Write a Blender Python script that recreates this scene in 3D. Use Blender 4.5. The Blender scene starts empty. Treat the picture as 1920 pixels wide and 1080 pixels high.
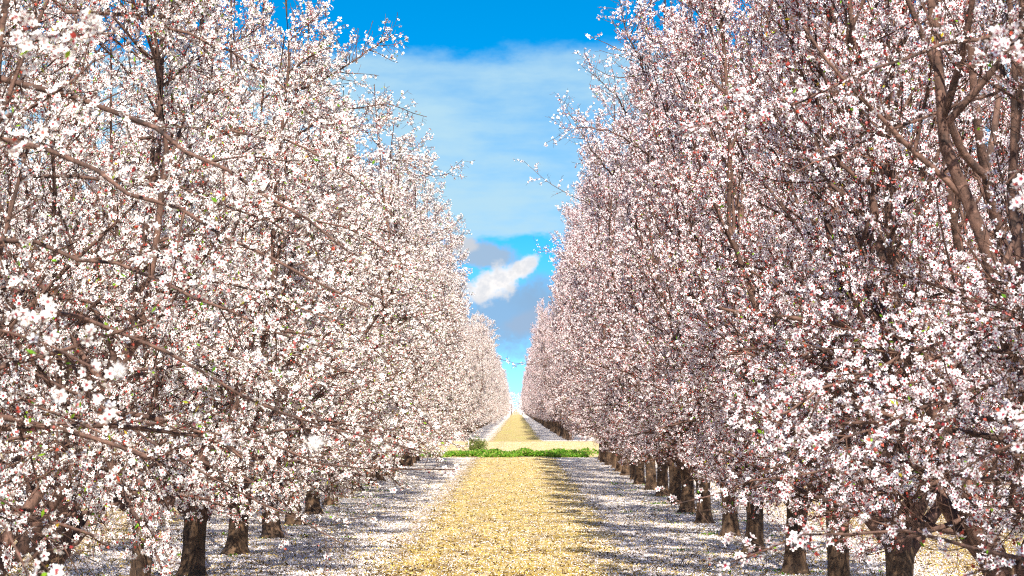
import bpy, math, random
import numpy as np
from mathutils import Vector

# ------------------------------------------------------------------ camera
S = bpy.context.scene
COL = S.collection
R = math.radians
F = 6000.0                    # focal length in pixels of a 1920 wide frame
EYE = 1.85
HOR, VPX = 766.0, 968.0       # horizon row and vanishing column in that frame
cd = bpy.data.cameras.new("camera"); cam = bpy.data.objects.new("camera", cd); COL.objects.link(cam)
cd.sensor_width = 36.0; cd.lens = 36.0 * F / 1920.0
cd.clip_start = 0.5; cd.clip_end = 12000
cam.location = (0, 0, EYE)
PITCH = math.atan((HOR - 540) / F); YAW = math.atan((VPX - 960) / F)
cam.rotation_euler = (math.pi / 2 + PITCH, 0, YAW)
cd.dof.use_dof = True; cd.dof.focus_distance = 32.0; cd.dof.aperture_fstop = 14.0
S.camera = cam

def at(px, py, Y):
    """world point seen at a pixel of the photograph at distance Y down the lane"""
    return np.array([(px - VPX) / F * Y, Y, EYE + (HOR - py) / F * Y])

# ------------------------------------------------------------------ light
SUN_EL, SUN_AZ = 46.0, 174.0      # azimuth clockwise from +Y: behind the camera, a little to the right
sd = bpy.data.lights.new("sun", 'SUN'); sd.energy = 5.0; sd.angle = R(0.5); sd.color = (1.0, 0.935, 0.83)
so = bpy.data.objects.new("sun", sd); COL.objects.link(so)
sv = Vector((math.sin(R(SUN_AZ)) * math.cos(R(SUN_EL)), math.cos(R(SUN_AZ)) * math.cos(R(SUN_EL)), math.sin(R(SUN_EL))))
so.rotation_euler = sv.to_track_quat('Z', 'Y').to_euler()

S.view_settings.view_transform = 'Standard'; S.view_settings.look = 'None'
S.view_settings.exposure = 1.17; S.view_settings.gamma = 1.0
S.view_settings.use_curve_mapping = False
S.cycles.max_bounces = 6; S.cycles.diffuse_bounces = 3; S.cycles.glossy_bounces = 1
S.cycles.transmission_bounces = 4; S.cycles.transparent_max_bounces = 4
S.cycles.use_denoising = False      # keeps the fine blossom texture
S.cycles.filter_width = 1.1
S.cycles.caustics_reflective = False; S.cycles.caustics_refractive = False

class NT:
    """small helper for node trees"""
    def __init__(s, tree): s.t = tree; s.n = tree.nodes; s.l = tree.links
    def node(s, typ, **kw):
        nd = s.n.new(typ)
        for k, v in kw.items(): setattr(nd, k, v)
        return nd
    def put(s, sock, v):
        if hasattr(v, "is_output") or isinstance(v, bpy.types.NodeSocket): s.l.new(v, sock)
        else: sock.default_value = v
    def math(s, op, a, b=0.0, c=None, clamp=False):
        nd = s.node("ShaderNodeMath", operation=op, use_clamp=clamp)
        s.put(nd.inputs[0], a); s.put(nd.inputs[1], b)
        if c is not None: s.put(nd.inputs[2], c)
        return nd.outputs[0]
    def vmath(s, op, a, b=(0, 0, 0)):
        nd = s.node("ShaderNodeVectorMath", operation=op); s.put(nd.inputs[0], a); s.put(nd.inputs[1], b)
        return nd.outputs[0]
    def xyz(s, v):
        nd = s.node("ShaderNodeSeparateXYZ"); s.put(nd.inputs[0], v); return nd.outputs
    def comb(s, x, y, z):
        nd = s.node("ShaderNodeCombineXYZ"); s.put(nd.inputs[0], x); s.put(nd.inputs[1], y); s.put(nd.inputs[2], z)
        return nd.outputs[0]
    def step(s, v, a, b):
        nd = s.node("ShaderNodeMapRange", interpolation_type='SMOOTHSTEP')
        s.put(nd.inputs[0], v); s.put(nd.inputs[1], a); s.put(nd.inputs[2], b)
        return nd.outputs[0]
    def noise(s, vec, scale, detail=3.0, rough=0.5):
        nd = s.node("ShaderNodeTexNoise"); s.put(nd.inputs["Vector"], vec)
        nd.inputs["Scale"].default_value = scale; nd.inputs["Detail"].default_value = detail
        nd.inputs["Roughness"].default_value = rough
        return nd.outputs[0]
    def mix(s, f, a, b):
        nd = s.node("ShaderNodeMix", data_type='RGBA'); s.put(nd.inputs[0], f)
        s.put(nd.inputs[6], a if not isinstance(a, tuple) else (*a, 1)[:4]); s.put(nd.inputs[7], b if not isinstance(b, tuple) else (*b, 1)[:4])
        return nd.outputs[2]

W = bpy.data.worlds.new("World"); S.world = W; W.use_nodes = True
w = NT(W.node_tree); w.n.clear()
out = w.node("ShaderNodeOutputWorld"); bg = w.node("ShaderNodeBackground"); w.l.new(bg.outputs[0], out.inputs[0])
D = w.node("ShaderNodeTexCoord").outputs["Generated"]
dx, dy, dz = w.xyz(D)
zz = w.math('MAXIMUM', dz, 0.0)
lift = w.math('ADD', w.math('MULTIPLY', zz, 3.6), 0.10)      # deep blue already low over the trees
sky = w.node("ShaderNodeTexSky", sky_type='NISHITA', sun_disc=False)
sky.sun_elevation = R(SUN_EL); sky.sun_rotation = R(SUN_AZ); sky.dust_density = 0.2; sky.ozone_density = 2.5; sky.air_density = 1.0
w.put(sky.inputs[0], w.vmath('NORMALIZE', w.comb(dx, dy, lift)))
hs = w.node("ShaderNodeHueSaturation"); hs.inputs["Saturation"].default_value = 1.5; hs.inputs["Value"].default_value = 2.0; hs.inputs["Hue"].default_value = 0.49
w.put(hs.inputs["Color"], sky.outputs[0])
skyc = hs.outputs[0]
n1 = w.noise(w.vmath('MULTIPLY', D, (9, 9, 60)), 1.0, 5, 0.55)
n2 = w.noise(w.vmath('MULTIPLY', D, (60, 60, 90)), 1.0, 5, 0.6)
n3 = w.noise(w.vmath('MULTIPLY', D, (10, 10, 55)), 1.0, 5, 0.6)
n4 = w.noise(w.vmath('MULTIPLY', D, (220, 220, 260)), 1.0, 6, 0.62)
n2c = w.math('SUBTRACT', n2, 0.5)
n5 = w.noise(w.vmath('MULTIPLY', D, (28, 28, 70)), 1.0, 6, 0.6)
zw = w.math('ADD', w.math('ADD', dz, w.math('MULTIPLY', n2c, 0.007)), w.math('MULTIPLY', w.math('SUBTRACT', n5, 0.5), 0.016))
veil = w.math('MULTIPLY', w.step(zw, 0.0525, 0.056), w.math('SUBTRACT', 1.0, w.step(zw, 0.1065, 0.1140)))
veil = w.math('MULTIPLY', veil, w.math('ADD', 0.45, w.math('MULTIPLY', w.step(w.math('ADD', w.math('MULTIPLY', n3, 0.6), w.math('MULTIPLY', n5, 0.4)), 0.34, 0.60), 0.50)))
high = w.math('MULTIPLY', w.step(n1, 0.50, 0.72), w.step(dz, 0.118, 0.30))
veil = w.math('MAXIMUM', veil, w.math('MULTIPLY', high, 0.5))
overhead = w.mix(w.math('MULTIPLY', w.step(dz, 0.14, 0.35), 0.85), skyc, (2.7, 3.1, 5.2))      # unseen upper sky, tint added to steer the ambient light
col = w.mix(veil, overhead, (4.0, 6.1, 7.3))
def blob(px, py, rx, ry, ang, soft=0.35, warp=0.9):
    """soft edged cloud patch in sky direction coordinates"""
    u0, v0 = (px - VPX) / F, (HOR - py) / F
    x = w.math('SUBTRACT', dx, u0); z = w.math('SUBTRACT', dz, v0)
    c, s_ = math.cos(R(ang)), math.sin(R(ang))
    a = w.math('DIVIDE', w.math('ADD', w.math('MULTIPLY', x, c), w.math('MULTIPLY', z, s_)), rx / F)
    b = w.math('DIVIDE', w.math('SUBTRACT', w.math('MULTIPLY', z, c), w.math('MULTIPLY', x, s_)), ry / F)
    d = w.math('SQRT', w.math('ADD', w.math('MULTIPLY', a, a), w.math('MULTIPLY', b, b)))
    d = w.math('ADD', d, w.math('MULTIPLY', w.math('SUBTRACT', n4, 0.5), warp))
    front = w.math('GREATER_THAN', dy, 0.0)
    return w.math('MULTIPLY', front, w.math('SUBTRACT', 1.0, w.step(d, 1.0 - soft, 1.0 + soft)))
low = w.math('SUBTRACT', 1.0, w.step(dz, 0.030, 0.052))
col = w.mix(w.math('MULTIPLY', low, 0.30), col, (2.0, 3.8, 5.8))
col = w.mix(w.math('MULTIPLY', blob(955, 590, 120, 68, 0, 0.5, 1.6), 0.85), col, (2.4, 3.8, 5.7))
col = w.mix(w.math('MULTIPLY', blob(1030, 560, 60, 40, 0, 0.5), 0.6), col, (2.3, 3.7, 5.5))
col = w.mix(w.math('MULTIPLY', blob(990, 604, 44, 20, 16, 0.4), 0.75), col, (3.0, 4.0, 5.5))
col = w.mix(w.math('MULTIPLY', blob(905, 478, 72, 24, -8, 0.35, 1.2), 0.95), col, (3.1, 4.2, 5.6))
col = w.mix(w.math('MULTIPLY', blob(866, 460, 30, 16, 0, 0.3, 1.2), 0.9), col, (5.2, 5.4, 5.8))
shade = w.mix(w.step(n4, 0.35, 0.65), (6.4, 6.5, 6.8), (8.6, 8.2, 7.9))
col = w.mix(w.math('MULTIPLY', blob(926, 532, 62, 27, 24, 0.38, 2.0), 0.96), col, shade)
col = w.mix(w.math('MULTIPLY', blob(984, 500, 30, 15, 40, 0.38, 1.8), 0.96), col, shade)
w.put(bg.inputs[0], col); bg.inputs[1].default_value = 0.056

# ------------------------------------------------------------------ materials
def mat(name):
    m = bpy.data.materials.new(name); m.use_nodes = True
    t = NT(m.node_tree); t.n.clear()
    o = t.node("ShaderNodeOutputMaterial")
    return m, t, o
def attr(t, name):
    return t.node("ShaderNodeAttribute", attribute_name=name).outputs["Fac"]
def ramp(t, f, stops):
    nd = t.node("ShaderNodeValToRGB"); t.put(nd.inputs[0], f); el = nd.color_ramp.elements
    while len(el) < len(stops): el.new(0.5)
    for e, (p, c) in zip(el, stops): e.position = p; e.color = (*c, 1)
    return nd.outputs[0]
def thin(t, o, color, trans=0.35, rough=0.6):
    d = t.node("ShaderNodeBsdfPrincipled"); t.put(d.inputs["Base Color"], color); d.inputs["Roughness"].default_value = rough
    d.inputs["Specular IOR Level"].default_value = 0.2
    tr = t.node("ShaderNodeBsdfTranslucent"); t.put(tr.inputs[0], color)
    mx = t.node("ShaderNodeMixShader"); mx.inputs[0].default_value = trans
    t.l.new(d.outputs[0], mx.inputs[1]); t.l.new(tr.outputs[0], mx.inputs[2]); t.l.new(mx.outputs[0], o.inputs[0])
def petal_mat(name, tip, mid, centre):
    m, t, o = mat(name)
    c1 = ramp(t, attr(t, "r"), [(0.0, centre), (0.27, centre), (0.37, mid), (0.45, tip), (1.0, tip)])
    c2 = t.mix(t.math('MULTIPLY', attr(t, "v"), 0.22), c1, mid)
    thin(t, o, c2, 0.16)
    return m
M_PW = petal_mat("petal_white", (0.90, 0.885, 0.855), (0.82, 0.68, 0.62), (0.30, 0.015, 0.04))
M_PP = petal_mat("petal_pink", (0.88, 0.855, 0.865), (0.76, 0.52, 0.56), (0.32, 0.012, 0.04))
m, t, o = mat("bud"); thin(t, o, ramp(t, attr(t, "v"), [(0, (0.20, 0.015, 0.025)), (0.5, (0.36, 0.06, 0.03)), (1, (0.52, 0.18, 0.18))]), 0.1); M_BUD = m
m, t, o = mat("young_leaf"); thin(t, o, ramp(t, attr(t, "v"), [(0, (0.10, 0.28, 0.01)), (0.6, (0.24, 0.42, 0.02)), (1, (0.45, 0.30, 0.03))]), 0.4); M_LEAF = m
def bark(name, a, b, scale, bump=0.6):
    m, t, o = mat(name); P = t.node("ShaderNodeBsdfPrincipled"); t.l.new(P.outputs[0], o.inputs[0])
    v = t.node("ShaderNodeTexCoord").outputs["Object"]
    n = t.noise(t.vmath('MULTIPLY', v, (1, 1, 0.35)), scale, 6, 0.65)
    big = t.noise(v, 3.0, 3)
    mid = t.noise(t.vmath('MULTIPLY', v, (1, 1, 2.2)), scale * 0.45, 4, 0.6)
    c = ramp(t, t.math('ADD', t.math('MULTIPLY', n, 0.7), t.math('MULTIPLY', big, 0.3)), [(0.34, a), (0.62, b)])
    c = t.mix(t.math('MULTIPLY', t.step(mid, 0.54, 0.66), 0.75), c, tuple(min(1, k * 1.45 + 0.01) for k in b))
    c = t.mix(t.math('MULTIPLY', t.math('SUBTRACT', 1.0, t.step(mid, 0.34, 0.44)), 0.8), c, a)
    t.put(P.inputs["Base Color"], c); P.inputs["Roughness"].default_value = 0.85
    bp = t.node("ShaderNodeBump"); bp.inputs["Strength"].default_value = bump; bp.inputs["Distance"].default_value = 0.03
    t.put(bp.inputs["Height"], n); t.l.new(bp.outputs[0], P.inputs["Normal"])
    return m
M_BARK = bark("trunk_bark", (0.012, 0.006, 0.004), (0.12, 0.066, 0.032), 14)
M_LIMB = bark("limb_bark", (0.015, 0.007, 0.005), (0.15, 0.078, 0.055), 22)
M_TWIG = bark("twig_bark", (0.018, 0.008, 0.005), (0.12, 0.058, 0.036), 30, 0.2)

# ground
def ground_mat(name, path):
    m, t, o = mat(name); P = t.node("ShaderNodeBsdfPrincipled"); t.l.new(P.outputs[0], o.inputs[0])
    v = t.node("ShaderNodeTexCoord").outputs["Object"]
    x, y, z = t.xyz(v)
    fine = t.noise(v, 34, 4, 0.7); med = t.noise(v, 6.0, 4, 0.6); big = t.noise(t.vmath('MULTIPLY', v, (1, 0.35, 1)), 0.9, 3)
    soil = ramp(t, t.math('ADD', t.math('MULTIPLY', fine, 0.45), t.math('MULTIPLY', med, 0.55)),
                [(0.34, (0.06, 0.035, 0.015)), (0.48, (0.30, 0.19, 0.06)), (0.64, (0.52, 0.37, 0.14))])
    soil = t.mix(t.math('MULTIPLY', t.step(big, 0.52, 0.72), 0.35), soil, (0.30, 0.30, 0.07))
    ax = t.math('ABSOLUTE', t.math('WRAP', t.math('ADD', x, 0.24), 3.29, -3.29))
    side = t.step(t.math('ADD', ax, t.math('MULTIPLY', t.math('SUBTRACT', med, 0.5), 0.9)), 1.15, 1.75)
    inblock = t.math('MAXIMUM', t.math('SUBTRACT', 1.0, t.step(y, 119, 123)), t.step(y, 178, 186))
    cov = t.math('MULTIPLY', t.math('ADD', 0.30, t.math('MULTIPLY', side, 0.62)), inblock)
    vor = t.node("ShaderNodeTexVoronoi"); t.put(vor.inputs["Vector"], v); vor.inputs["Scale"].default_value = 26
    cell = t.xyz(vor.outputs["Color"])[0]
    thr = t.math('ADD', cov, t.math('MULTIPLY', t.math('SUBTRACT', med, 0.5), 1.3))
    pm = t.math('MULTIPLY', t.math('LESS_THAN', cell, thr), t.math('SUBTRACT', 1.0, t.step(vor.outputs["Distance"], 0.5, 0.75)))
    c = t.mix(pm, soil, (0.80, 0.765, 0.77))
    t.put(P.inputs["Base Color"], c); P.inputs["Roughness"].default_value = 0.95; P.inputs["Specular IOR Level"].default_value = 0.1
    bp = t.node("ShaderNodeBump"); bp.inputs["Strength"].default_value = 1.0; bp.inputs["Distance"].default_value = 0.05
    t.put(bp.inputs["Height"], t.math('ADD', fine, med)); t.l.new(bp.outputs[0], P.inputs["Normal"])
    return m
M_GROUND = ground_mat("orchard_soil", False)
def flat_mat(name, stops, trans=0.2):
    m, t, o = mat(name); thin(t, o, ramp(t, attr(t, "v"), stops), trans, 0.8); return m
M_FALLEN = flat_mat("fallen_petal", [(0, (0.86, 0.84, 0.90)), (0.7, (0.84, 0.81, 0.87)), (0.85, (0.80, 0.66, 0.62)), (1, (0.55, 0.36, 0.22))], 0.25)
M_STRAW = flat_mat("straw", [(0, (0.54, 0.38, 0.08)), (0.35, (0.60, 0.45, 0.13)), (0.55, (0.24, 0.15, 0.05)), (1, (0.05, 0.03, 0.015))], 0.15)  # darkest stops give the litter clumps their painted shade
M_WEED = flat_mat("weed_leaf", [(0, (0.05, 0.17, 0.01)), (0.55, (0.14, 0.32, 0.02)), (0.85, (0.30, 0.38, 0.06)), (1, (0.42, 0.34, 0.14))], 0.35)
M_BUSH = flat_mat("bush_leaf", [(0, (0.06, 0.11, 0.02)), (0.6, (0.16, 0.22, 0.05)), (1, (0.34, 0.30, 0.12))], 0.3)
M_FLUFF = flat_mat("seed_fluff", [(0, (0.9, 0.9, 0.9)), (1, (0.9, 0.88, 0.86))], 0.5)

# ------------------------------------------------------------------ mesh building
class Acc:
    """collects faces as numpy blocks and writes one mesh"""
    def __init__(s): s.v = []; s.f = []; s.nv = 0; s.r = []; s.q = []
    def add(s, verts, faces, mi, r=None, q=None):
        n = len(verts)
        if n == 0: return
        s.v.append(verts.astype(np.float32)); s.f.append((faces + s.nv, mi)); s.nv += n
        s.r.append(np.zeros(n, np.float32) if r is None else r.astype(np.float32))
        s.q.append(np.zeros(n, np.float32) if q is None else q.astype(np.float32))
    def mesh(s, name, mats, smooth=()):
        me = bpy.data.meshes.new(name)
        V = np.concatenate(s.v); me.vertices.add(len(V)); me.vertices.foreach_set("co", V.ravel())
        li = np.concatenate([f.ravel() for f, _ in s.f]).astype(np.int32)
        tot = np.concatenate([np.full(len(f), f.shape[1], np.int32) for f, _ in s.f])
        st = np.concatenate([[0], np.cumsum(tot)[:-1]]).astype(np.int32)
        me.loops.add(len(li)); me.loops.foreach_set("vertex_index", li)
        me.polygons.add(len(tot)); me.polygons.foreach_set("loop_start", st); me.polygons.foreach_set("loop_total", tot)
        mi = np.concatenate([np.full(len(f), m_, np.int32) for f, m_ in s.f]); me.polygons.foreach_set("material_index", mi)
        sm = np.isin(mi, list(smooth)); me.polygons.foreach_set("use_smooth", sm)
        for nm, arr in (("r", s.r), ("v", s.q)):
            a = me.attributes.new(nm, 'FLOAT', 'POINT'); a.data.foreach_set("value", np.concatenate(arr))
        for m_ in mats: me.materials.append(m_)
        me.update()
        return me

def unit(a):
    return a / np.maximum(np.linalg.norm(a, axis=-1, keepdims=True), 1e-9)
def perp(a, rng):
    """random unit vectors perpendicular to a"""
    r_ = rng.normal(size=a.shape); return unit(r_ - a * np.sum(r_ * a, -1, keepdims=True))

def tubes(acc, P, Rd, k, mi, rng=None, rough=0.0):
    """P (M,n,3) centre lines, Rd (M,n) radii, k sides"""
    M, n, _ = P.shape
    T = unit(np.gradient(P, axis=1))
    ref = np.where(np.abs(T[:, :1, 2:3]) > 0.8, np.array([1.0, 0, 0]), np.array([0, 0, 1.0])) * np.ones_like(T)
    A = unit(np.cross(T, ref)); B = np.cross(T, A)
    th = np.arange(k) * 2 * math.pi / k
    rad = Rd[:, :, None] * np.ones(k)
    if rough: rad = rad * (1 + rough * rng.normal(size=(M, n, k)))
    V = P[:, :, None, :] + rad[..., None] * (A[:, :, None, :] * np.cos(th)[:, None] + B[:, :, None, :] * np.sin(th)[:, None])
    idx = np.arange(M * n * k).reshape(M, n, k); nx = np.roll(idx, -1, axis=2)
    F_ = np.stack([idx[:, :-1], nx[:, :-1], nx[:, 1:], idx[:, 1:]], -1).reshape(-1, 4)
    acc.add(V.reshape(-1, 3), F_, mi)

# flower template: five cupped petals round a crimson centre
_a = np.arange(5) * 2 * math.pi / 5
_tv, _tr, _tf = [(0, 0, 0)], [0.0], []
for i_, a_ in enumerate(_a):
    for (rr, da, zc, rv) in ((0.66, -0.50, 0.16, 0.62), (1.0, -0.16, 0.26, 1.0), (1.0, 0.16, 0.26, 1.0), (0.66, 0.50, 0.16, 0.62)):
        _tv.append((rr * math.cos(a_ + da), rr * math.sin(a_ + da), zc)); _tr.append(rv)
    b_ = 1 + i_ * 4; _tf.append((0, b_, b_ + 1, b_ + 2, b_ + 3))
FT, FR, FF = np.array(_tv), np.array(_tr), np.array(_tf)

def flowers(acc, pos, nrm, size, mi, rng):
    N = len(pos)
    if N == 0: return
    u = perp(nrm, rng); v = np.cross(nrm, u)
    cup = rng.uniform(0.4, 2.6, N)
    V = pos[:, None, :] + size[:, None, None] * (FT[None, :, 0:1] * u[:, None] + FT[None, :, 1:2] * v[:, None] + FT[None, :, 2:3] * cup[:, None, None] * nrm[:, None])
    Fc = (FF[None] + (np.arange(N) * len(FT))[:, None, None]).reshape(-1, 5)
    q = np.repeat(rng.random(N) ** 2, len(FT))
    acc.add(V.reshape(-1, 3), Fc, mi, np.tile(FR, N), q)
def buds(acc, pos, nrm, size, mi, rng):
    N = len(pos)
    if N == 0: return
    u = perp(nrm, rng); v = np.cross(nrm, u)
    tp = np.array([(1, 0, .9), (-.5, .87, .9), (-.5, -.87, .9), (0, 0, 0), (0, 0, 2.2)])
    fc = np.array([(3, 1, 0), (3, 2, 1), (3, 0, 2), (4, 0, 1), (4, 1, 2), (4, 2, 0)])
    V = pos[:, None, :] + size[:, None, None] * (tp[None, :, 0:1] * u[:, None] + tp[None, :, 1:2] * v[:, None] + tp[None, :, 2:3] * nrm[:, None])
    acc.add(V.reshape(-1, 3), (fc[None] + (np.arange(N) * 5)[:, None, None]).reshape(-1, 3), mi, None, np.repeat(rng.random(N), 5))
def leaves(acc, pos, d, L, wd, mi, rng, q=None):
    """small leaf shaped quads pointing along d"""
    N = len(pos)
    if N == 0: return
    u = perp(d, rng)
    V = np.stack([pos, pos + d * L[:, None] * 0.5 + u * wd[:, None], pos + d * L[:, None], pos + d * L[:, None] * 0.5 - u * wd[:, None]], 1)
    acc.add(V.reshape(-1, 3), np.arange(N * 4).reshape(N, 4), mi, None, np.repeat(rng.random(N) if q is None else q, 4))

# ------------------------------------------------------------------ tree growth
def along(P, Rd, idx, tt):
    n = P.shape[1]; f = tt * (n - 1); i0 = np.clip(f.astype(int), 0, n - 2); fr = (f - i0)[:, None]
    p = P[idx, i0] * (1 - fr) + P[idx, i0 + 1] * fr
    d = unit(P[idx, i0 + 1] - P[idx, i0]); r_ = Rd[idx, i0] * (1 - fr[:, 0]) + Rd[idx, i0 + 1] * fr[:, 0]
    return p, d, r_
def envelope(z, rmax, H, low=1.0):
    """crown radius at a height: a vase that is broad near the top"""
    return rmax * np.interp(z / H, [0, 0.08, 0.18, 0.35, 0.6, 0.85, 0.97, 1.05], [0.75 * low, 0.90 * low, 0.97 * (0.4 + 0.6 * low), 0.98, *TOP[0], 0.25])
ZMIN = [0.42]
LOW = [1.0]; TOP = [(1.0, 0.93, 0.62)]
def spawn(P, Rd, cnt, rng, t0, t1, ang, length, n, bias, wob, r_scale, rmax, H, keep_axis=True):
    M = P.shape[0]; idx = np.repeat(np.arange(M), cnt); N = len(idx)
    tt = t0 + (t1 - t0) * ((np.tile(np.arange(cnt), M) + rng.random(N)) / cnt)
    p, d, r0 = along(P, Rd, idx, tt)
    a = R(1) * rng.uniform(ang[0], ang[1], N)[:, None]
    side = perp(d, rng)
    if keep_axis:                       # lean side shoots away from the trunk and up a little
        o_ = p.copy(); o_[:, 2] = 0; side = unit(side + 0.55 * unit(o_)); side = unit(side - d * np.sum(side * d, -1, keepdims=True))
    d0 = d * np.cos(a) + side * np.sin(a)
    L = rng.uniform(length[0], length[1], N) * (1.15 - 0.55 * tt)
    for _ in range(2):                  # shorten what would leave the crown
        e = p + d0 * L[:, None]; rr = np.hypot(e[:, 0], e[:, 1]); lim = envelope(e[:, 2], rmax, H, LOW[0]) * rng.uniform(0.88, 1.10, N)
        over = (rr > lim) | (e[:, 2] < ZMIN[0])
        L = np.where(over, L * 0.66, L)
    pts = [p]; dd = d0; seg = L / (n - 1)
    for i in range(n - 1):
        b = bias if np.isscalar(bias) else bias[:, None]
        dd = unit(dd + np.array([0, 0, 1.0]) * b + wob * rng.normal(size=dd.shape)); pts.append(pts[-1] + dd * seg[:, None])
    Q = np.stack(pts, 1)
    ok = (Q[:, -1, 2] > ZMIN[0] - 0.02) & (L > 0.04)
    Q = Q[ok]; L = L[ok]; r0 = np.minimum(r0[ok] * 0.75, r_scale * (0.35 + L))
    taper = np.linspace(1, 0.35, n)[None]
    return Q, r0[:, None] * taper

def dress(acc, groups, rng, mi, fsize=0.0168, buds_share=0.22, leaf_share=0.06, keep=1.0, shell=None):
    """put blossom clusters on twigs; groups = [(P, Rd, spacing, t0)] ; mi = (petal, bud, leaf) material slots"""
    pos, dirs = [], []
    for P, Rd, sp, t0 in groups:
        if len(P) == 0: continue
        L = np.linalg.norm(np.diff(P, axis=1), axis=2).sum(1)
        cnt = np.maximum(rng.poisson(L * (1 - t0) / sp * keep), 0)
        idx = np.repeat(np.arange(len(P)), cnt)
        if len(idx) == 0: continue
        tt = t0 + (1 - t0) * rng.random(len(idx))
        # gather the blossoms in runs with bare wood between
        ph = rng.random(len(P))[idx]
        run = np.sin((tt + ph) * 6.28 * rng.uniform(1.0, 2.2, len(P))[idx]) > rng.uniform(-0.95, 0.45, len(idx))
        p, d, r_ = along(P, Rd, idx[run], tt[run])
        if shell:                       # the shaded inside of a crown carries few blossoms
            q_ = np.hypot(p[:, 0], p[:, 1]) / envelope(p[:, 2], *shell); q_ = np.maximum(q_, np.interp(p[:, 2], [shell[1] * 0.75, shell[1] * 0.95], [0, 1]))
            sel = rng.random(len(p)) < np.interp(q_, [0.36, 0.70], [0.08, 1.0]); p, d, r_ = p[sel], d[sel], r_[sel]
        pos.append(p + perp(d, rng) * (r_[:, None] + 0.006)); dirs.append(d)
    pos = np.concatenate(pos); dirs = np.concatenate(dirs)
    k = rng.integers(1, 4, len(pos)); ii = np.repeat(np.arange(len(pos)), k)
    side = perp(dirs[ii], rng); nrm = unit(side + 0.35 * rng.normal(size=side.shape) + np.array([0, 0, 0.18]))
    fp = pos[ii] + side * rng.uniform(0.006, 0.026, len(ii))[:, None]
    kind = rng.random(len(ii))
    b = kind < buds_share; l = (kind > 1 - leaf_share); f = ~(b | l)
    flowers(acc, fp[f], nrm[f], rng.uniform(0.8, 1.15, f.sum()) * fsize, mi[0], rng)
    buds(acc, fp[b], nrm[b], rng.uniform(0.005, 0.011, b.sum()), mi[1], rng)
    leaves(acc, fp[l], nrm[l], rng.uniform(0.018, 0.042, l.sum()), rng.uniform(0.004, 0.009, l.sum()), mi[2], rng)

def twig_system(acc, P2, R2, rng, rmax, H, up, dens, mi_wood, mi_fl, l3=9, l3len=(0.35, 1.0), fsize=0.0168, bsh=0.22, lsh=0.06, l4=6, axis=True):
    st = up >= 0.75
    P3, R3 = spawn(P2, R2, l3, rng, 0.12, 0.99, (18, 55) if st else (25, 70), l3len, 6, up * 0.10, 0.06 if st else 0.09, 0.0075, rmax, H, axis)
    P4, R4 = spawn(P3, R3, l4, rng, 0.08, 0.98, (35, 80), (0.07, 0.30), 3, up * 0.1, 0.10, 0.0032, rmax, H, False)
    tubes(acc, P3, np.maximum(R3, 0.0030), 3, mi_wood); tubes(acc, P4, np.maximum(R4, 0.0021), 3, mi_wood)
    dress(acc, [(P2, R2, 0.07, 0.45), (P3, R3, 0.050, 0.10), (P4, R4, 0.055, 0.15)], rng, mi_fl, fsize, bsh, lsh, dens, shell=(rmax, H))

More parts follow.
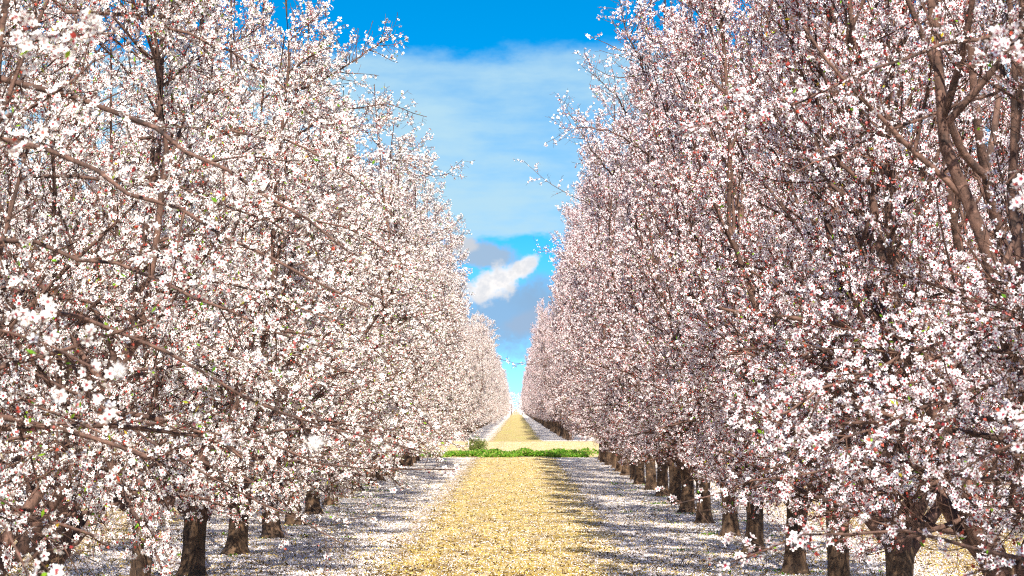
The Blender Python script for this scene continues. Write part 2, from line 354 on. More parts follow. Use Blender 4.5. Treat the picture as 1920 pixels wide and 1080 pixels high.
def make_variety(seed, spread, petal, H=6.9, rmax=2.45, limbs=6, dens=1.0, bsh=0.22, lsh=0.06, l2=13, l3=10):
    """returns dict of meshes: trunk, limbs[], crown (all with the origin at the foot of the trunk)"""
    rng = np.random.default_rng(seed); ZMIN[0], LOW[0] = (0.76, 1.24) if spread else (0.95, 0.72); TOP[0] = (0.97, 0.72, 0.38) if spread else (1.0, 0.88, 0.52)
    ta = Acc(); zt = rng.uniform(0.80, 0.98)
    zs = np.array([-0.08, 0.0, 0.06, 0.16, 0.3, 0.45, 0.6, 0.75, 0.9, 1.0, 1.06]) * zt
    rr = np.array([0.21, 0.185, 0.152, 0.130, 0.120, 0.116, 0.117, 0.122, 0.132, 0.10, 0.02])
    lean = rng.normal(size=2) * 0.05
    P = np.stack([lean[0] * zs + 0.012 * np.sin(zs * 5), lean[1] * zs, zs], 1)[None]
    th = np.arange(18) * 2 * math.pi / 18
    k = 18; lob = 1 + 0.07 * np.sin(th * 3 + rng.random() * 6) + 0.05 * np.sin(th * 5 + rng.random() * 6)
    V = P[0][:, None, :] + np.stack([np.cos(th), np.sin(th), 0 * th], 1)[None] * (rr[:, None] * (1 + (lob - 1) * np.interp(zs, [0, zt], [1.8, 0.8])[:, None]) * (1 + 0.025 * rng.normal(size=(11, k))))[..., None]
    idx = np.arange(11 * k).reshape(11, k); nx = np.roll(idx, -1, 1)
    ta.add(V.reshape(-1, 3), np.stack([idx[:-1], nx[:-1], nx[1:], idx[1:]], -1).reshape(-1, 4), 0)
    top = P[0][-2]
    res = {"trunk": ta.mesh("trunk", [M_BARK], (0,)), "limbs": []}
    crown = Acc(); allP2, allR2 = [], []; P1s = []
    base = rng.random() * 6.28
    for i in range(limbs):
        az = base + i * 2 * math.pi / limbs + rng.normal() * 0.22
        inner = (i % 3 == 2)
        a0 = R(rng.uniform(24, 34) if inner else rng.uniform(38, 52)) * (1.12 if spread else 0.95)
        n = 13; Ltot = (H - zt) * rng.uniform(0.94, 1.06) * (1.0 if inner else 1.10)
        p = np.array([top[0] + math.cos(az) * 0.05, top[1] + math.sin(az) * 0.05, zt * rng.uniform(0.80, 0.93)]); pts = [p]; azi = az
        for j in range(n - 1):
            s_ = j / (n - 2); a = np.interp(s_, [0, 0.22, 0.5, 1.0], [a0, a0 * 0.62, R(9 if inner else 13), R(20 if spread else 15) * (0.6 if inner else 1)])
            q_ = pts[-1]; over = math.hypot(q_[0], q_[1]) / float(envelope(q_[2] + 0.5, rmax, H, LOW[0]))
            if over > 0.62: a *= max(0.0, 1 - (over - 0.62) / 0.22)
            a += rng.normal() * 0.07; azi += rng.normal() * 0.10
            pts.append(pts[-1] + np.array([math.sin(a) * math.cos(azi), math.sin(a) * math.sin(azi), math.cos(a)]) * Ltot / (n - 1))
        P1 = np.array(pts)[None]; R1 = (np.interp(np.linspace(0, 1, n), [0, 0.12, 0.5, 1], [0.078, 0.040, 0.020, 0.006]) * rng.uniform(0.85, 1.15))[None]
        la = Acc(); tubes(la, P1, R1, 9, 0, rng, 0.03)
        hb = l2
        Pa, Ra = spawn(P1, R1, 6, rng, 0.05, 0.30, (50, 88), (1.5, 2.6), 9, -0.05 if spread else -0.025, 0.09, 0.014, rmax, H)
        Pb, Rb = spawn(P1, R1, hb, rng, 0.22, 0.97, (40, 78) if spread else (28, 56), (1.1, 2.4), 9, 0.01 if spread else 0.06, 0.07, 0.012, rmax, H)
        Pc, Rc = spawn(P1, R1, 2, rng, 0.28, 0.55, (14, 28), (2.2, 3.2), 9, 0.06, 0.05, 0.012, rmax, H)
        P2 = np.concatenate([Pa, Pb, Pc]); R2 = np.concatenate([Ra, Rb, Rc])
        tubes(la, P2, np.maximum(R2, 0.003), 5, 0)
        res["limbs"].append(la.mesh("limb", [M_LIMB], (0,)))
        allP2.append(P2); allR2.append(R2); P1s.append((P1, R1))
    P2 = np.concatenate(allP2); R2 = np.concatenate(allR2)
    Pt = np.concatenate([a_[:, 6:] for a_, _ in P1s]); Rt = np.concatenate([b_[:, 6:] for _, b_ in P1s])
    twig_system(crown, P2, R2, rng, rmax, H, 0.5 if spread else 1.0, dens, 0, (1, 2, 3), l3, fsize=0.0168, bsh=bsh, lsh=lsh)
    twig_system(crown, Pt, Rt, rng, rmax, H, 0.8, dens, 0, (1, 2, 3), 14, (0.4, 1.1), bsh=bsh, lsh=lsh)
    res["crown"] = crown.mesh("crown", [M_TWIG, petal, M_BUD, M_LEAF], (0,))
    return res

def put(name, data, parent=None, loc=None):
    ob = bpy.data.objects.new(name, data); COL.objects.link(ob)
    if parent is not None: ob.parent = parent
    if loc is not None: ob.location = loc
    return ob
def tag(o_, label=None, cat=None, group=None, kind=None):
    if label: o_["label"] = label
    if cat: o_["category"] = cat
    if group: o_["group"] = group
    if kind: o_["kind"] = kind
    return o_

def tree_proto(res):
    root = put("almond_tree", None)
    put("trunk", res["trunk"], root)
    for lm in res["limbs"]: put("limb", lm, root)
    put("crown", res["crown"], root)
    return root
def copy_tree(src):
    r_ = src.copy(); COL.objects.link(r_)
    for ch in src.children:
        c = ch.copy(); COL.objects.link(c); c.parent = r_
    return r_

LEFT = [make_variety(11 + i, True, M_PW, H=7.1, rmax=2.15, dens=2.35, bsh=0.24, lsh=0.08, l2=15) for i in range(3)]
RIGHT = [make_variety(31 + i, False, M_PP, H=7.2, rmax=2.05, limbs=7, dens=2.4, bsh=0.36, lsh=0.04) for i in range(3)]
NEARL = make_variety(51, True, M_PW, H=6.2, rmax=1.5, dens=0.8, bsh=0.16, lsh=0.08, l2=7, l3=7)
NEARR = make_variety(52, False, M_PP, H=6.4, rmax=1.45, dens=0.9, bsh=0.22, lsh=0.035, l2=7, l3=7)
protos = {}
def tree(kind, i, loc, rz, sc, label, group):
    key = (kind, i)
    lib = {"L": LEFT, "R": RIGHT, "NL": [NEARL], "NR": [NEARR]}[kind]
    if key not in protos: protos[key] = tree_proto(lib[i]); ob = protos[key]
    else: ob = copy_tree(protos[key])
    ob.location = loc; ob.rotation_euler = (0, 0, rz); ob.scale = (sc[0], sc[0], sc[1])
    tag(ob, label, "tree", group)
    return ob

# ------------------------------------------------------------------ ground
def grid_sheet(name, xs, ys, z, mat_, jit=0.0, seed=0):
    rng = np.random.default_rng(seed); X, Y = np.meshgrid(xs, ys)
    V = np.stack([X, Y, np.full_like(X, z)], -1)
    if jit: V[:, 0, 0] += rng.normal(size=len(ys)) * jit; V[:, -1, 0] += rng.normal(size=len(ys)) * jit
    idx = np.arange(X.size).reshape(X.shape)
    a = Acc(); a.add(V.reshape(-1, 3), np.stack([idx[:-1, :-1], idx[:-1, 1:], idx[1:, 1:], idx[1:, :-1]], -1).reshape(-1, 4), 0)
    return put(name, a.mesh(name, [mat_]))
g = grid_sheet("ground", np.linspace(-5000, 5000, 21), np.linspace(-2000, 9000, 23), 0.0, M_GROUND); tag(g, kind="structure")

def lane_mat(name, stops, wheel):
    m, t, o = mat(name); P = t.node("ShaderNodeBsdfPrincipled"); t.l.new(P.outputs[0], o.inputs[0])
    v = t.node("ShaderNodeTexCoord").outputs["Object"]; x, y, z = t.xyz(v)
    fine = t.noise(v, 30, 4, 0.7); med = t.noise(t.vmath('MULTIPLY', v, (1, 0.6, 1)), 4.0, 4, 0.6)
    c = ramp(t, t.math('ADD', t.math('MULTIPLY', fine, 0.5), t.math('MULTIPLY', med, 0.5)), stops)
    br = t.noise(t.vmath('MULTIPLY', v, (1.6, 0.30, 1)), 1.0, 5, 0.65)
    trk = t.math('SUBTRACT', 1.0, t.step(t.math('ABSOLUTE', t.math('SUBTRACT', t.math('ABSOLUTE', t.math('SUBTRACT', x, 0.05)), 0.78)), 0.10, 0.32))
    c = t.mix(t.math('MULTIPLY', t.step(t.math('ADD', br, t.math('MULTIPLY', trk, 0.07)), 0.50, 0.66), 0.6), c, (0.30, 0.20, 0.085))
    gb = t.noise(t.vmath('MULTIPLY', v, (0.8, 0.12, 1)), 1.0, 3)
    c = t.mix(t.math('MULTIPLY', t.step(gb, 0.5, 0.7), wheel), c, (0.34, 0.36, 0.05))
    vor = t.node("ShaderNodeTexVoronoi"); t.put(vor.inputs["Vector"], v); vor.inputs["Scale"].default_value = 24
    cell = t.xyz(vor.outputs["Color"])[0]
    pm = t.math('LESS_THAN', cell, t.math('ADD', 0.20, t.math('MULTIPLY', t.math('SUBTRACT', med, 0.5), 1.2)))
    c = t.mix(t.math('MULTIPLY', pm, 0.7 if wheel < 0.3 else 0.25), c, (0.80, 0.76, 0.72))
    t.put(P.inputs["Base Color"], c); P.inputs["Roughness"].default_value = 0.95; P.inputs["Specular IOR Level"].default_value = 0.1
    bp = t.node("ShaderNodeBump"); bp.inputs["Strength"].default_value = 1.0; bp.inputs["Distance"].default_value = 0.05
    t.put(bp.inputs["Height"], t.math('ADD', fine, med)); t.l.new(bp.outputs[0], P.inputs["Normal"])
    return m
M_PATH = lane_mat("straw_path", [(0.34, (0.17, 0.11, 0.05)), (0.46, (0.43, 0.30, 0.07)), (0.60, (0.60, 0.44, 0.13))], 0.12)
M_PATH2 = lane_mat("mown_path", [(0.34, (0.18, 0.14, 0.05)), (0.48, (0.36, 0.28, 0.10)), (0.62, (0.48, 0.39, 0.16))], 0.5)
M_HEAD = lane_mat("bare_straw_soil", [(0.34, (0.30, 0.21, 0.07)), (0.48, (0.50, 0.36, 0.13)), (0.62, (0.62, 0.48, 0.22))], 0.1)
p = grid_sheet("path", np.array([-1.35, 0.1, 1.42]), np.arange(2, 121.6, 0.25), 0.004, M_PATH, 0.12, 4); tag(p, kind="structure")
p = grid_sheet("cross_track", np.array([-160.0, 0, 160.0]), np.arange(121.6, 181, 2.0), 0.004, M_HEAD); tag(p, kind="structure")
p = grid_sheet("path", np.array([-1.3, 0.1, 1.45]), np.arange(181, 921, 1.5), 0.004, M_PATH2, 0.12, 5); tag(p, kind="structure")
p = grid_sheet("cross_track", np.array([-400.0, 0, 400.0]), np.array([921.0, 938, 955.0]), 0.004, M_HEAD); tag(p, kind="structure")

# litter lying on the ground: fallen petals and straw, denser near the camera
def litter(name, n, y0, y1, xr, density, size, mat_, seed, stand):
    rng = np.random.default_rng(seed)
    y = 1 / (1 / y1 + (1 / y0 - 1 / y1) * rng.random(n * 2)); x = rng.uniform(-xr, xr, n * 2)
    lim = 0.17 * y + 0.5; x = np.where(np.abs(x) > lim, x * 0 + rng.uniform(-1, 1, n * 2) * lim, x)
    keep = rng.random(n * 2) < density(x, y, rng)
    x, y = x[keep][:n], y[keep][:n]; N = len(x)
    d = unit(np.stack([rng.normal(size=N), rng.normal(size=N), np.abs(rng.normal(size=N)) * stand], 1))
    L = rng.uniform(size[0], size[1], N); wd = L * rng.uniform(size[2], size[3], N)
    q = rng.random(N)
    if name == "straw_litter":          # clumps of longer straw, shade of twigs and tufts painted into their colour
        cl = np.sin(x * 9 + 3 * np.sin(y * 2.3)) * np.sin(y * 3.7 + 2 * np.sin(x * 4.1)) + 0.5 * np.sin(x * 21 + y * 5)
        q = np.where(cl > 0.45, 0.72 + 0.28 * q, q * 0.8); L = np.where(cl > 0.45, L * 1.8, L)
    a = Acc(); leaves(a, np.stack([x, y, np.full(N, 0.006)], 1), d, L, wd, 0, rng, q)
    ob = put(name, a.mesh(name, [mat_])); return tag(ob, kind="stuff")
def patchy(x, y, a=2.1, b=0.9):
    return 0.5 + 0.5 * np.sin(x * a + 1.7 * np.sin(y * b)) * np.sin(y * b * 0.7 + 2.1 * np.sin(x * 0.8))
def d_petal(x, y, rng):
    edge = np.clip((np.abs((x + 0.24 + 3.29) % 6.58 - 3.29) - 1.0 + 0.2 * np.sin(y * 1.3)) / 0.6, 0, 1)
    return (0.22 + 0.78 * edge) * (0.45 + 0.55 * patchy(x, y))
def d_straw(x, y, rng):
    return 0.45 + 0.55 * patchy(x, y, 3.0, 1.3)
pt = litter("fallen_petals", 260000, 33, 121, 12, d_petal, (0.010, 0.022, 0.35, 0.5), M_FALLEN, 3, 0.55)
pt["label"] = "white fallen blossom petals carpeting the ground under the trees"
stw = litter("straw_litter", 130000, 33, 121, 9, d_straw, (0.015, 0.045, 0.08, 0.25), M_STRAW, 5, 0.55)
stw["label"] = "dry straw and dead grass lying on the lane"

# ------------------------------------------------------------------ rows of trees
XL, XR = -3.53, 3.05
rnd = random.Random(5)
YL = [9.3, 14.5] + [19.8 + 5.2 * i for i in range(19)]
YR = [9.4, 14.7] + [20.0 + 5.3 * i for i in range(19)]
NUM = ["first", "second", "third", "fourth", "fifth", "sixth", "seventh", "eighth", "ninth", "tenth", "eleventh", "twelfth",
       "thirteenth", "fourteenth", "fifteenth", "sixteenth", "seventeenth", "eighteenth", "nineteenth", "twentieth", "twenty-first"]
GL, GR = "almond trees lining the left of the lane", "almond trees lining the right of the lane"
front = {}
for side, YY, X, fam, G in (("left", YL, XL, "L", GL), ("right", YR, XR, "R", GR)):
    tint = "white" if side == "left" else "pink tinged"
    last = len(YY) - 1
    for i, Y in enumerate(YY):
        near = i < 2
        if i == 0: lab = f"closest {tint} almond, only blurred large-flowered bough tips showing at the {side} edge"
        elif i == 1: lab = f"{tint} almond whose long flowering boughs stretch in front of the {side} row, trunk unseen"
        elif side == "left" and i == 2: lab = "white almond at the far left edge, its low boughs reaching over the nearest trunks"
        elif i <= 10: lab = f"{tint} almond tree with the {NUM[i-(3 if side == 'left' else 2)]} trunk from the {side} frame edge, lining the lane"
        elif i == last: lab = f"{tint} almond tree at the lane's {side}, last before the green weed strip"
        else: lab = f"{tint} almond tree at the lane's {side}, {NUM[last-i]} before the green weed strip"
        sc = (1.0, 1.0) if near else (rnd.uniform(0.95, 1.06), rnd.uniform(0.95, 1.06))
        if side == "left" and 2 <= i <= 4: sc = (0.83, 1.0)
        if side == "left" and 5 <= i <= 9: sc = (1.06, 0.92)
        if side == "right" and 2 <= i <= 9: sc = (0.90 if i < 5 else 0.93, 1.0 if i < 5 else 0.98)
        if i >= 10: sc = (1.0 if side == "left" else 0.97, 1.05 if i > 14 else 1.0)
        kind = ("N" + fam) if near else fam
        front[(side, i)] = tree(kind, 0 if near else rnd.randrange(3), (X + rnd.uniform(-0.06, 0.06), Y, 0), rnd.uniform(0, 6.28), sc, lab, G)

# outer rows behind the two that line the lane
for side, fam, xs in (("left", "L", (-10.1, -16.7)), ("right", "R", (9.65, 16.25))):
    for r_i, X in enumerate(xs):
        y0 = 25 if r_i == 0 else 72
        for i in range(17 if r_i == 0 else 8):
            Y = y0 + i * 5.5 + (1.5 if side == "left" else 0)
            if Y > 119: continue
            tree(fam, rnd.randrange(3), (X + rnd.uniform(-0.1, 0.1), Y, 0), rnd.uniform(0, 6.28), (rnd.uniform(0.95, 1.05),) * 2,
                 f"almond tree glimpsed through the {side} row, in the {'next row' if r_i == 0 else 'third row'} out", f"almond trees in the {'second' if r_i == 0 else 'third'} row out on the {side}")

# second block beyond the cross track
def far_mesh(src):
    return src
for side, fam, X in (("left", "L", XL), ("right", "R", XR)):
    for i in range(88):
        Y = 186 + i * 5.25
        if i == 0: lab = f"first almond tree beyond the weed strip and bare track, {side} of the far lane"
        else: lab = f"small pale almond tree farther back in the long {side} row beyond the weed strip"
        o_ = tree(fam, rnd.randrange(3), (X + rnd.uniform(-0.1, 0.1), Y, 0), rnd.uniform(0, 6.28), (rnd.uniform(0.93, 1.02), rnd.uniform(1.06, 1.14) if i < 14 else rnd.uniform(0.95, 1.03)), lab,
                  f"far almond trees on the {side} beyond the weed strip")

# still farther trees, past counting: one mass
def distant_trees():
    rng = np.random.default_rng(77); a = Acc(); C = []
    for X in (XL, XR, XL - 6.6, XR + 6.6):
        ys = np.concatenate([np.arange(648, 918, 5.25), np.arange(958, 1700, 6.5)]) if abs(X) < 5 else np.concatenate([np.arange(186, 300, 5.25), np.arange(958, 1100, 9)])
        C += [(X, y_) for y_ in ys]
    C += [(x_, y_) for y_ in (962, 968, 975) for x_ in np.arange(-18, 18.1, 3.3)]
    C = np.array(C); N = len(C); K = 900
    ph = rng.random((N, K)) * 6.28; hz = rng.random((N, K)) ** 0.8; z = 0.8 + hz * 6.1
    rad = envelope(z, 1.95, 7.0) * np.sqrt(rng.random((N, K)))
    pos = np.stack([C[:, None, 0] + rad * np.cos(ph), C[:, None, 1] + rad * np.sin(ph), z], -1).reshape(-1, 3)
    M_ = len(pos); kind = rng.random(M_); d = unit(rng.normal(size=(M_, 3)))
    f = kind < 0.42; L = rng.uniform(0.09, 0.20, M_)
    a_r = np.full(f.sum() * 4, 1.0)
    u = perp(d, rng)
    V = np.stack([pos, pos + d * L[:, None] * .5 + u * L[:, None] * .5, pos + d * L[:, None], pos + d * L[:, None] * .5 - u * L[:, None] * .5], 1)
    a.add(V[f].reshape(-1, 3), np.arange(f.sum() * 4).reshape(-1, 4), 1, a_r, np.repeat(rng.random(f.sum()), 4))
    g_ = ~f; d2 = unit(d[g_] + np.array([0, 0, 1.5])); leaves(a, pos[g_], d2, L[g_] * 2.4, L[g_] * 0.10, 0, rng)
    tz = np.linspace(0, 3.0, 4); P = np.stack([np.repeat(C[:, :1], 4, 1), np.repeat(C[:, 1:], 4, 1), np.tile(tz, (N, 1))], -1)
    tubes(a, P, np.tile(np.array([.15, .13, .09, .05]), (N, 1)), 5, 0)
    ob = put("distant_trees", a.mesh("distant_trees", [M_TWIG, M_PP], ()))
    tag(ob, "tiny merging almond trees where the two rows meet at the horizon", "trees", None, "stuff")
distant_trees()

# ------------------------------------------------------------------ boughs that reach into the view, each a part of its tree
ZMIN[0], LOW[0], TOP[0] = 0.3, 1.0, (1.0, 0.93, 0.62)
def bough(owner, pts, r0, r1, seed, dens=1.0, l3=26, l3len=(0.15, 0.6), fsize=0.0168, petal=M_PW, bsh=0.15, lsh=0.06, l4=4, n=16):
    rng = np.random.default_rng(seed)
    K = np.array([at(*p_) for p_ in pts]); s_ = np.concatenate([[0], np.cumsum(np.linalg.norm(np.diff(K, axis=0), axis=1))])
    tt = np.linspace(0, s_[-1], n); P = np.stack([np.interp(tt, s_, K[:, j]) for j in range(3)], 1)
    for _ in range(2): P[1:-1] = (P[:-2] + 2 * P[1:-1] + P[2:]) / 4
    P[1:-1] += rng.normal(size=(n - 2, 3)) * 0.010
    a = Acc(); P = P[None]; Rd = np.linspace(r0, r1, n)[None]
    tubes(a, P, Rd, 8, 0, rng, 0.05)
    mi = (2, 3, 4)
    P3, R3 = spawn(P, Rd, l3, rng, 0.10, 0.99, (25, 80), l3len, 6, 0.03, 0.12, 0.006, 99, 7, False)
    P4, R4 = spawn(P3, R3, l4, rng, 0.08, 0.98, (35, 80), (0.05, 0.18), 3, 0.03, 0.10, 0.0032, 99, 7, False)
    tubes(a, P3, np.maximum(R3, 0.0019), 4, 1); tubes(a, P4, np.maximum(R4, 0.0015), 3, 1)
    dress(a, [(P, Rd, 0.05, 0.25), (P3, R3, 0.045, 0.05), (P4, R4, 0.045, 0.1)], rng, mi, fsize, bsh, lsh, dens)
    ob = put("bough", a.mesh("bough", [M_LIMB, M_TWIG, petal, M_BUD, M_LEAF], (0, 1)), owner)
    bpy.context.view_layer.update()
    ob.matrix_parent_inverse = owner.matrix_world.inverted()
    return ob
n0, n1_ = front[("left", 0)], front[("left", 1)]
L2_, L3_, L4_ = front[("left", 2)], front[("left", 3)], front[("left", 4)]
bough(n1_, [(-520, 130, 14.6), (-200, 125, 14.5), (25, 150, 14.2), (80, 162, 14.1), (190, 195, 14), (260, 225, 13.9), (320, 255, 13.8), (450, 340, 13.6), (555, 410, 13.5), (650, 470, 13.4)], .021, .005, 101, 0.75)
bough(n1_, [(-520, 190, 14.4), (-200, 215, 14), (20, 257, 13.5), (100, 290, 13.4), (215, 332, 13.2), (380, 425, 13), (475, 470, 12.9), (600, 525, 12.8), (690, 575, 12.7)], .019, .004, 102, 0.9)
bough(n1_, [(-520, 400, 14.4), (-150, 430, 14), (0, 445, 13.8), (90, 460, 13.7), (230, 500, 13.6), (350, 555, 13.4), (470, 600, 13.3), (600, 650, 13.2)], .016, .004, 103, 0.85)
bough(n1_, [(-520, 560, 14.6), (-150, 560, 15), (75, 577, 15), (220, 617, 15), (340, 670, 14.8), (410, 745, 14.7), (520, 770, 14.6), (640, 800, 14.5), (800, 850, 14.4)], .017, .003, 104, 0.6)
bough(L2_, [(-300, 640, 19.8), (0, 660, 19), (200, 760, 18.5), (330, 870, 18), (430, 905, 18), (530, 960, 18), (645, 1020, 18)], .016, .003, 105, 0.45)
bough(L2_, [(-300, 720, 19.8), (0, 740, 19), (250, 790, 18.6), (450, 820, 18.4), (640, 880, 18.2), (730, 885, 18), (860, 880, 18)], .015, .003, 106, 0.5)
bough(L3_, [(-60, 900, 25), (100, 900, 24.5), (250, 885, 24), (420, 830, 23.5), (560, 800, 23.3), (700, 790, 23)], .03, .004, 107, 0.5)
bough(n1_, [(-520, 700, 14.6), (-100, 720, 14.2), (60, 760, 14), (180, 800, 14), (280, 850, 13.9), (330, 900, 13.8)], .012, .003, 108, 0.8)
bough(n0, [(-1400, 120, 9.3), (-300, 90, 9.2), (0, 84, 9), (60, 76, 8.9), (120, 72, 8.9), (215, 60, 8.8)], .010, .003, 109, 1.7, 26, (0.06, 0.20))
bough(n0, [(-1400, 560, 9.3), (-300, 590, 9.0), (-40, 610, 8.8), (40, 625, 8.7), (110, 650, 8.7), (175, 690, 8.6)], .010, .003, 110, 1.0, 24, (0.06, 0.25))
bough(n0, [(-1400, 820, 9.3), (-300, 860, 8.9), (-30, 900, 8.5), (20, 950, 8.4), (45, 1000, 8.4), (55, 1075, 8.3)], .008, .003, 111, 0.7, 20, (0.05, 0.15))
bough(n0, [(-1400, 300, 9.3), (-300, 200, 9.2), (-60, 200, 9.6), (0, 235, 9.8), (30, 280, 9.8)], .008, .003, 112, 0.9, 20, (0.05, 0.15))
kw = dict(petal=M_PP, bsh=0.16, lsh=0.03)
r0_, r1_, R2_, R3_ = front[("right", 0)], front[("right", 1)], front[("right", 2)], front[("right", 3)]
bough(r1_, [(2250, 1040, 14.5), (1990, 1075, 13.4), (1916, 1051, 13.2), (1874, 1034, 13), (1803, 1011, 12.9), (1741, 1005, 12.8), (1666, 997, 12.7), (1562, 986, 12.6), (1504, 991, 12.5), (1418, 1015, 12.4), (1350, 1060, 12.3)], .017, .003, 201, 0.85, 30, (0.1, 0.45), **kw)
bough(r1_, [(2250, 900, 14.6), (2000, 860, 15.5), (1800, 850, 15.8), (1650, 870, 16), (1520, 890, 16), (1400, 912, 16), (1265, 945, 16)], .015, .003, 202, 0.8, 30, (0.1, 0.45), **kw)
bough(r1_, [(2250, 500, 14.7), (2000, 540, 14.6), (1850, 610, 14.5), (1700, 680, 14.4), (1550, 725, 14.3), (1430, 790, 14.2)], .018, .004, 203, 1.15, 44, (0.25, 0.85), **kw)
bough(r1_, [(2250, 680, 14.7), (2000, 690, 14.4), (1850, 720, 14.2), (1740, 760, 14), (1640, 800, 13.9), (1540, 850, 13.8)], .018, .004, 204, 1.25, 44, (0.25, 0.75), **kw)
bough(r1_, [(2250, 20, 14.7), (1950, 55, 14.2), (1780, 75, 14), (1650, 120, 13.9), (1500, 190, 13.8), (1400, 225, 13.7), (1290, 240, 13.6)], .014, .003, 205, 1.0, 34, (0.1, 0.40), **kw)
bough(r1_, [(2250, 90, 14.7), (1950, 150, 15.4), (1830, 190, 15.5), (1730, 215, 15.5), (1630, 250, 15.5), (1480, 330, 15.5)], .014, .003, 206, 0.8, 30, (0.1, 0.4), **kw)
bough(r1_, [(2250, 780, 14.7), (2000, 800, 13.6), (1900, 830, 13.5), (1800, 880, 13.5), (1720, 930, 13.4)], .014, .003, 207, 1.0, 30, (0.15, 0.5), **kw)
bough(r0_, [(2700, 60, 9.4), (2100, 60, 9.3), (1960, 70, 9.2), (1900, 88, 9.1), (1840, 105, 9)], .009, .003, 208, 1.5, 22, (0.05, 0.18), **kw)
bough(r0_, [(2700, 260, 9.4), (2100, 250, 9.8), (1960, 270, 10), (1915, 300, 10), (1885, 345, 10)], .008, .003, 209, 1.2, 20, (0.05, 0.16), **kw)
bough(r0_, [(2700, 740, 9.4), (2100, 760, 8.8), (1960, 765, 8.4), (1910, 775, 8.3)], .008, .003, 210, 0.9, 18, (0.05, 0.15), **kw)
bough(front[("right", 10)], [(1240, 640, 62), (1150, 640, 60), (1060, 655, 59), (1000, 688, 58), (960, 690, 58), (933, 672, 58)], .016, .003, 211, 0.8, 26, (0.15, 0.5), **kw)
bough(front[("right", 10)], [(1180, 420, 62), (1120, 390, 61), (1080, 370, 60), (1030, 345, 60), (1005, 325, 60), (983, 302, 60)], .014, .003, 212, 0.9, 26, (0.15, 0.5), **kw)
bough(front[("left", 8)], [(700, 300, 51), (760, 300, 50), (800, 330, 50), (840, 330, 50), (868, 298, 50)], .014, .003, 213, 0.9, 26, (0.15, 0.5))
bough(front[("left", 5)], [(560, 250, 36), (620, 215, 35), (690, 190, 35), (760, 205, 35), (800, 218, 35)], .014, .003, 214, 0.8, 26, (0.15, 0.5))
bough(front[("left", 4)], [(540, 170, 30), (600, 150, 30), (660, 115, 30), (700, 85, 30), (738, 62, 30)], .014, .003, 215, 0.9, 26, (0.15, 0.5))

# long arching sprays sweeping out of the left row towards the lane
for k_, (own, pts, th) in enumerate([
    (2, [(120, 20, 19.8), (260, 30, 19.5), (400, 80, 19.2), (520, 150, 19), (610, 235, 18.9), (670, 320, 18.8)], .013),
    (2, [(60, 330, 19.8), (230, 330, 19.5), (400, 370, 19.2), (550, 440, 19), (660, 530, 18.9)], .012),
    (3, [(250, 260, 25), (420, 240, 24.6), (560, 270, 24.3), (680, 340, 24.1), (760, 430, 24)], .014),
    (3, [(200, 540, 25), (380, 520, 24.6), (540, 560, 24.3), (680, 630, 24.1), (770, 720, 24)], .013),
    (4, [(400, 430, 30), (540, 400, 29.6), (660, 430, 29.3), (760, 490, 29.2), (830, 570, 29)], .014),
    (4, [(380, 690, 30), (520, 660, 29.6), (650, 690, 29.3), (760, 750, 29.2), (840, 830, 29)], .013),
    (2, [(0, 540, 19.8), (160, 560, 19.5), (330, 620, 19.2), (480, 690, 19), (600, 780, 18.9)], .011),
    (5, [(500, 560, 35), (620, 530, 34.7), (730, 560, 34.5), (810, 620, 34.3), (860, 700, 34.2)], .014)]):
    bough(front[("left", own)], pts, th, .003, 260 + k_, 1.15, 34, (0.12, 0.45))
for k_, (own, pts) in enumerate([
    (("right", 8), [(1150, 330, 52), (1110, 280, 51), (1080, 230, 51), (1052, 185, 51)]),
    (("right", 7), [(1190, 260, 47), (1160, 180, 46), (1120, 150, 46), (1098, 100, 46)]),
    (("right", 5), [(1230, 180, 36), (1200, 110, 36), (1170, 50, 36), (1162, -10, 36)]),
    (("right", 12), [(1130, 560, 72), (1080, 500, 71), (1040, 470, 70), (1008, 472, 70)]),
    (("right", 6), [(1230, 300, 42), (1160, 250, 41), (1100, 235, 41), (1048, 240, 41)])]):
    bough(front[own], pts, .016, .003, 230 + k_, 1.0, 34, (0.2, 0.75), **kw)
def big_limb(owner, pts, r0, r1, seed):
    rng = np.random.default_rng(seed); K = np.array([at(*p_) for p_ in pts]); n = 18
    s_ = np.concatenate([[0], np.cumsum(np.linalg.norm(np.diff(K, axis=0), axis=1))]); tt = np.linspace(0, s_[-1], n)
    P = np.stack([np.interp(tt, s_, K[:, j]) for j in range(3)], 1)
    for _ in range(2): P[1:-1] = (P[:-2] + 2 * P[1:-1] + P[2:]) / 4
    a = Acc(); tubes(a, P[None], np.linspace(r0, r1, n)[None], 12, 0, rng, 0.025)
    ob = put("limb", a.mesh("limb", [M_LIMB], (0,)), owner); bpy.context.view_layer.update()
    ob.matrix_parent_inverse = owner.matrix_world.inverted()
big_limb(R2_, [(1895, 985, 20), (1925, 800, 19.6), (1950, 660, 19.2), (1915, 560, 18.9), (1872, 440, 18.7), (1846, 315, 18.5), (1832, 230, 18.4), (1826, 120, 18.3), (1812, -60, 18.2)], .047, .020, 301)
big_limb(R2_, [(1850, 330, 18.5), (1810, 295, 18.4), (1785, 240, 18.3), (1768, 150, 18.2), (1730, 60, 18.1), (1690, -40, 18)], .026, .014, 302)
big_limb(R2_, [(1850, 325, 18.5), (1862, 270, 18.6), (1876, 180, 18.7), (1870, 90, 18.8), (1850, -40, 19)], .022, .012, 303)
big_limb(R3_, [(1690, 960, 25.3), (1760, 850, 24.5), (1790, 700, 24), (1810, 600, 23.6), (1800, 470, 23.3), (1775, 330, 23), (1765, 200, 23), (1740, 40, 23)], .046, .018, 304)

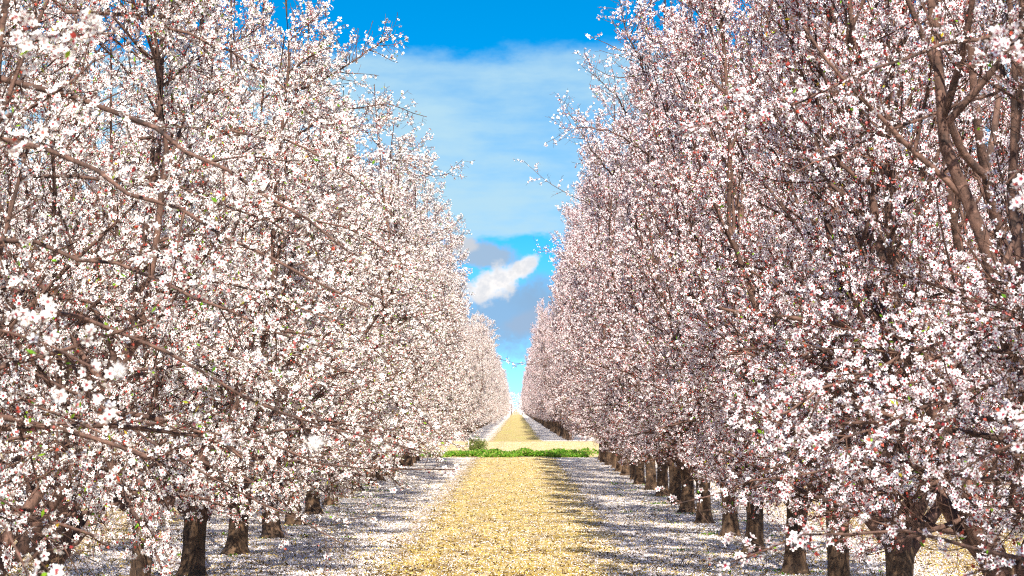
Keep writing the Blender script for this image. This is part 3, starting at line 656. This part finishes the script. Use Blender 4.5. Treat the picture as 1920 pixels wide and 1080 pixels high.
# ------------------------------------------------------------------ green weeds across the track, bush, drifting fluff
def weeds():
    rng = np.random.default_rng(9); n = 34000
    x = np.where(rng.random(n) < 0.12, rng.uniform(-12, 5, n), rng.uniform(-4.5, 2.6, n)) + rng.normal(size=n) * 0.15; y = 122.0 + 4.4 * rng.random(n) ** 1.6 + 0.9 * np.sin(x * 2.3) + 0.5 * np.sin(x * 7.1)
    h = (0.12 + 0.17 * (0.5 + 0.5 * np.sin(x * 3.1 + np.sin(x * 1.3) * 2)) * (0.45 + 0.55 * np.sin(x * 7.7 + y) * np.sin(x * 2.9))) * np.clip((y - 121.9) / 0.8, 0.3, 1)
    z = h * rng.random(n) ** 0.6
    d = unit(rng.normal(size=(n, 3)) + np.array([0, 0, 0.6])); L = rng.uniform(0.05, 0.13, n)
    a = Acc(); leaves(a, np.stack([x, y, z], 1), d, L, L * 0.32, 0, rng)
    tag(put("weeds", a.mesh("weeds", [M_WEED])), "low strip of bright green weeds crossing the end of the lane", None, None, "stuff")
weeds()
def base_weeds():
    rng = np.random.default_rng(19); C = [(XL, y_) for y_ in YL[3:14]] + [(XR, y_) for y_ in YR[3:14]]; C = np.array(C); n = 3500
    i_ = rng.integers(0, len(C), n); k_ = rng.integers(0, 9, n); off = rng.normal(size=(len(C), 9, 2)) * np.array([0.45, 0.6])
    xy = C[i_] + off[i_, k_] + rng.normal(size=(n, 2)) * 0.06
    d = unit(rng.normal(size=(n, 3)) * np.array([1, 1, 0.3]) + np.array([0, 0, 0.9])); L = rng.uniform(0.02, 0.05, n)
    a = Acc(); leaves(a, np.column_stack([xy, np.full(n, 0.0)]), d, L, L * 0.22, 0, rng)
    tag(put("grass_tufts", a.mesh("grass_tufts", [M_WEED])), "small green weeds and grass around the feet of the trunks", None, None, "stuff")
base_weeds()
def shrub(loc, w_, h_, seed, label):
    rng = np.random.default_rng(seed); root = put("shrub", None, None, loc); tag(root, label, "shrub")
    M_ = 26; d = unit(rng.normal(size=(M_, 3)) * np.array([1, 1, 0.5]) + np.array([0, 0, 0.9]))
    P = np.stack([d * s_ * np.array([w_ * .55, w_ * .55, h_ * .85]) for s_ in np.linspace(0, 1, 5)], 1) + rng.normal(size=(M_, 5, 3)) * 0.015
    Rd = np.tile(np.linspace(.010, .003, 5), (M_, 1)); a = Acc(); tubes(a, P, Rd, 4, 0); put("stem", a.mesh("stem", [M_TWIG], (0,)), root)
    n = 6000; i = rng.integers(0, M_, n); p_, _, _ = along(P, Rd, i, rng.uniform(0.25, 1, n)); p_ = p_ + rng.normal(size=p_.shape) * 0.05 * w_
    b = Acc(); leaves(b, p_, unit(rng.normal(size=p_.shape) + np.array([0, 0, .5])), rng.uniform(.03, .07, n), rng.uniform(.008, .016, n), 0, rng)
    put("foliage", b.mesh("foliage", [M_BUSH]), root)
shrub((-1.62, 131, 0), 1.0, 0.80, 21, "olive green bush standing behind the weed strip, left of the lane")
def fluff(p_, s_, seed, label):
    rng = np.random.default_rng(seed); root = put("seed_fluff", None, None, tuple(at(*p_)))
    tag(root, label, "fluff", "seed fluffs adrift in the air")
    d = unit(rng.normal(size=(260, 3))); a = Acc(); L = rng.uniform(.5, 1, 260) * s_
    leaves(a, d * 0, d, L, L * 0 + 0.0007, 0, rng); put("fibres", a.mesh("fibres", [M_FLUFF]), root)
    b = Acc(); buds(b, np.zeros((1, 3)), np.array([[0, 0, 1.0]]), np.array([.002]), 0, rng); put("seed", b.mesh("seed", [M_TWIG]), root)
fluff((222, 694, 8.0), .030, 1, "fainter blurred white seed fluff adrift before the left boughs, the higher of two")
fluff((592, 830, 8.0), .030, 2, "brighter blurred white seed fluff adrift above the left row's trunks, the lower of two")
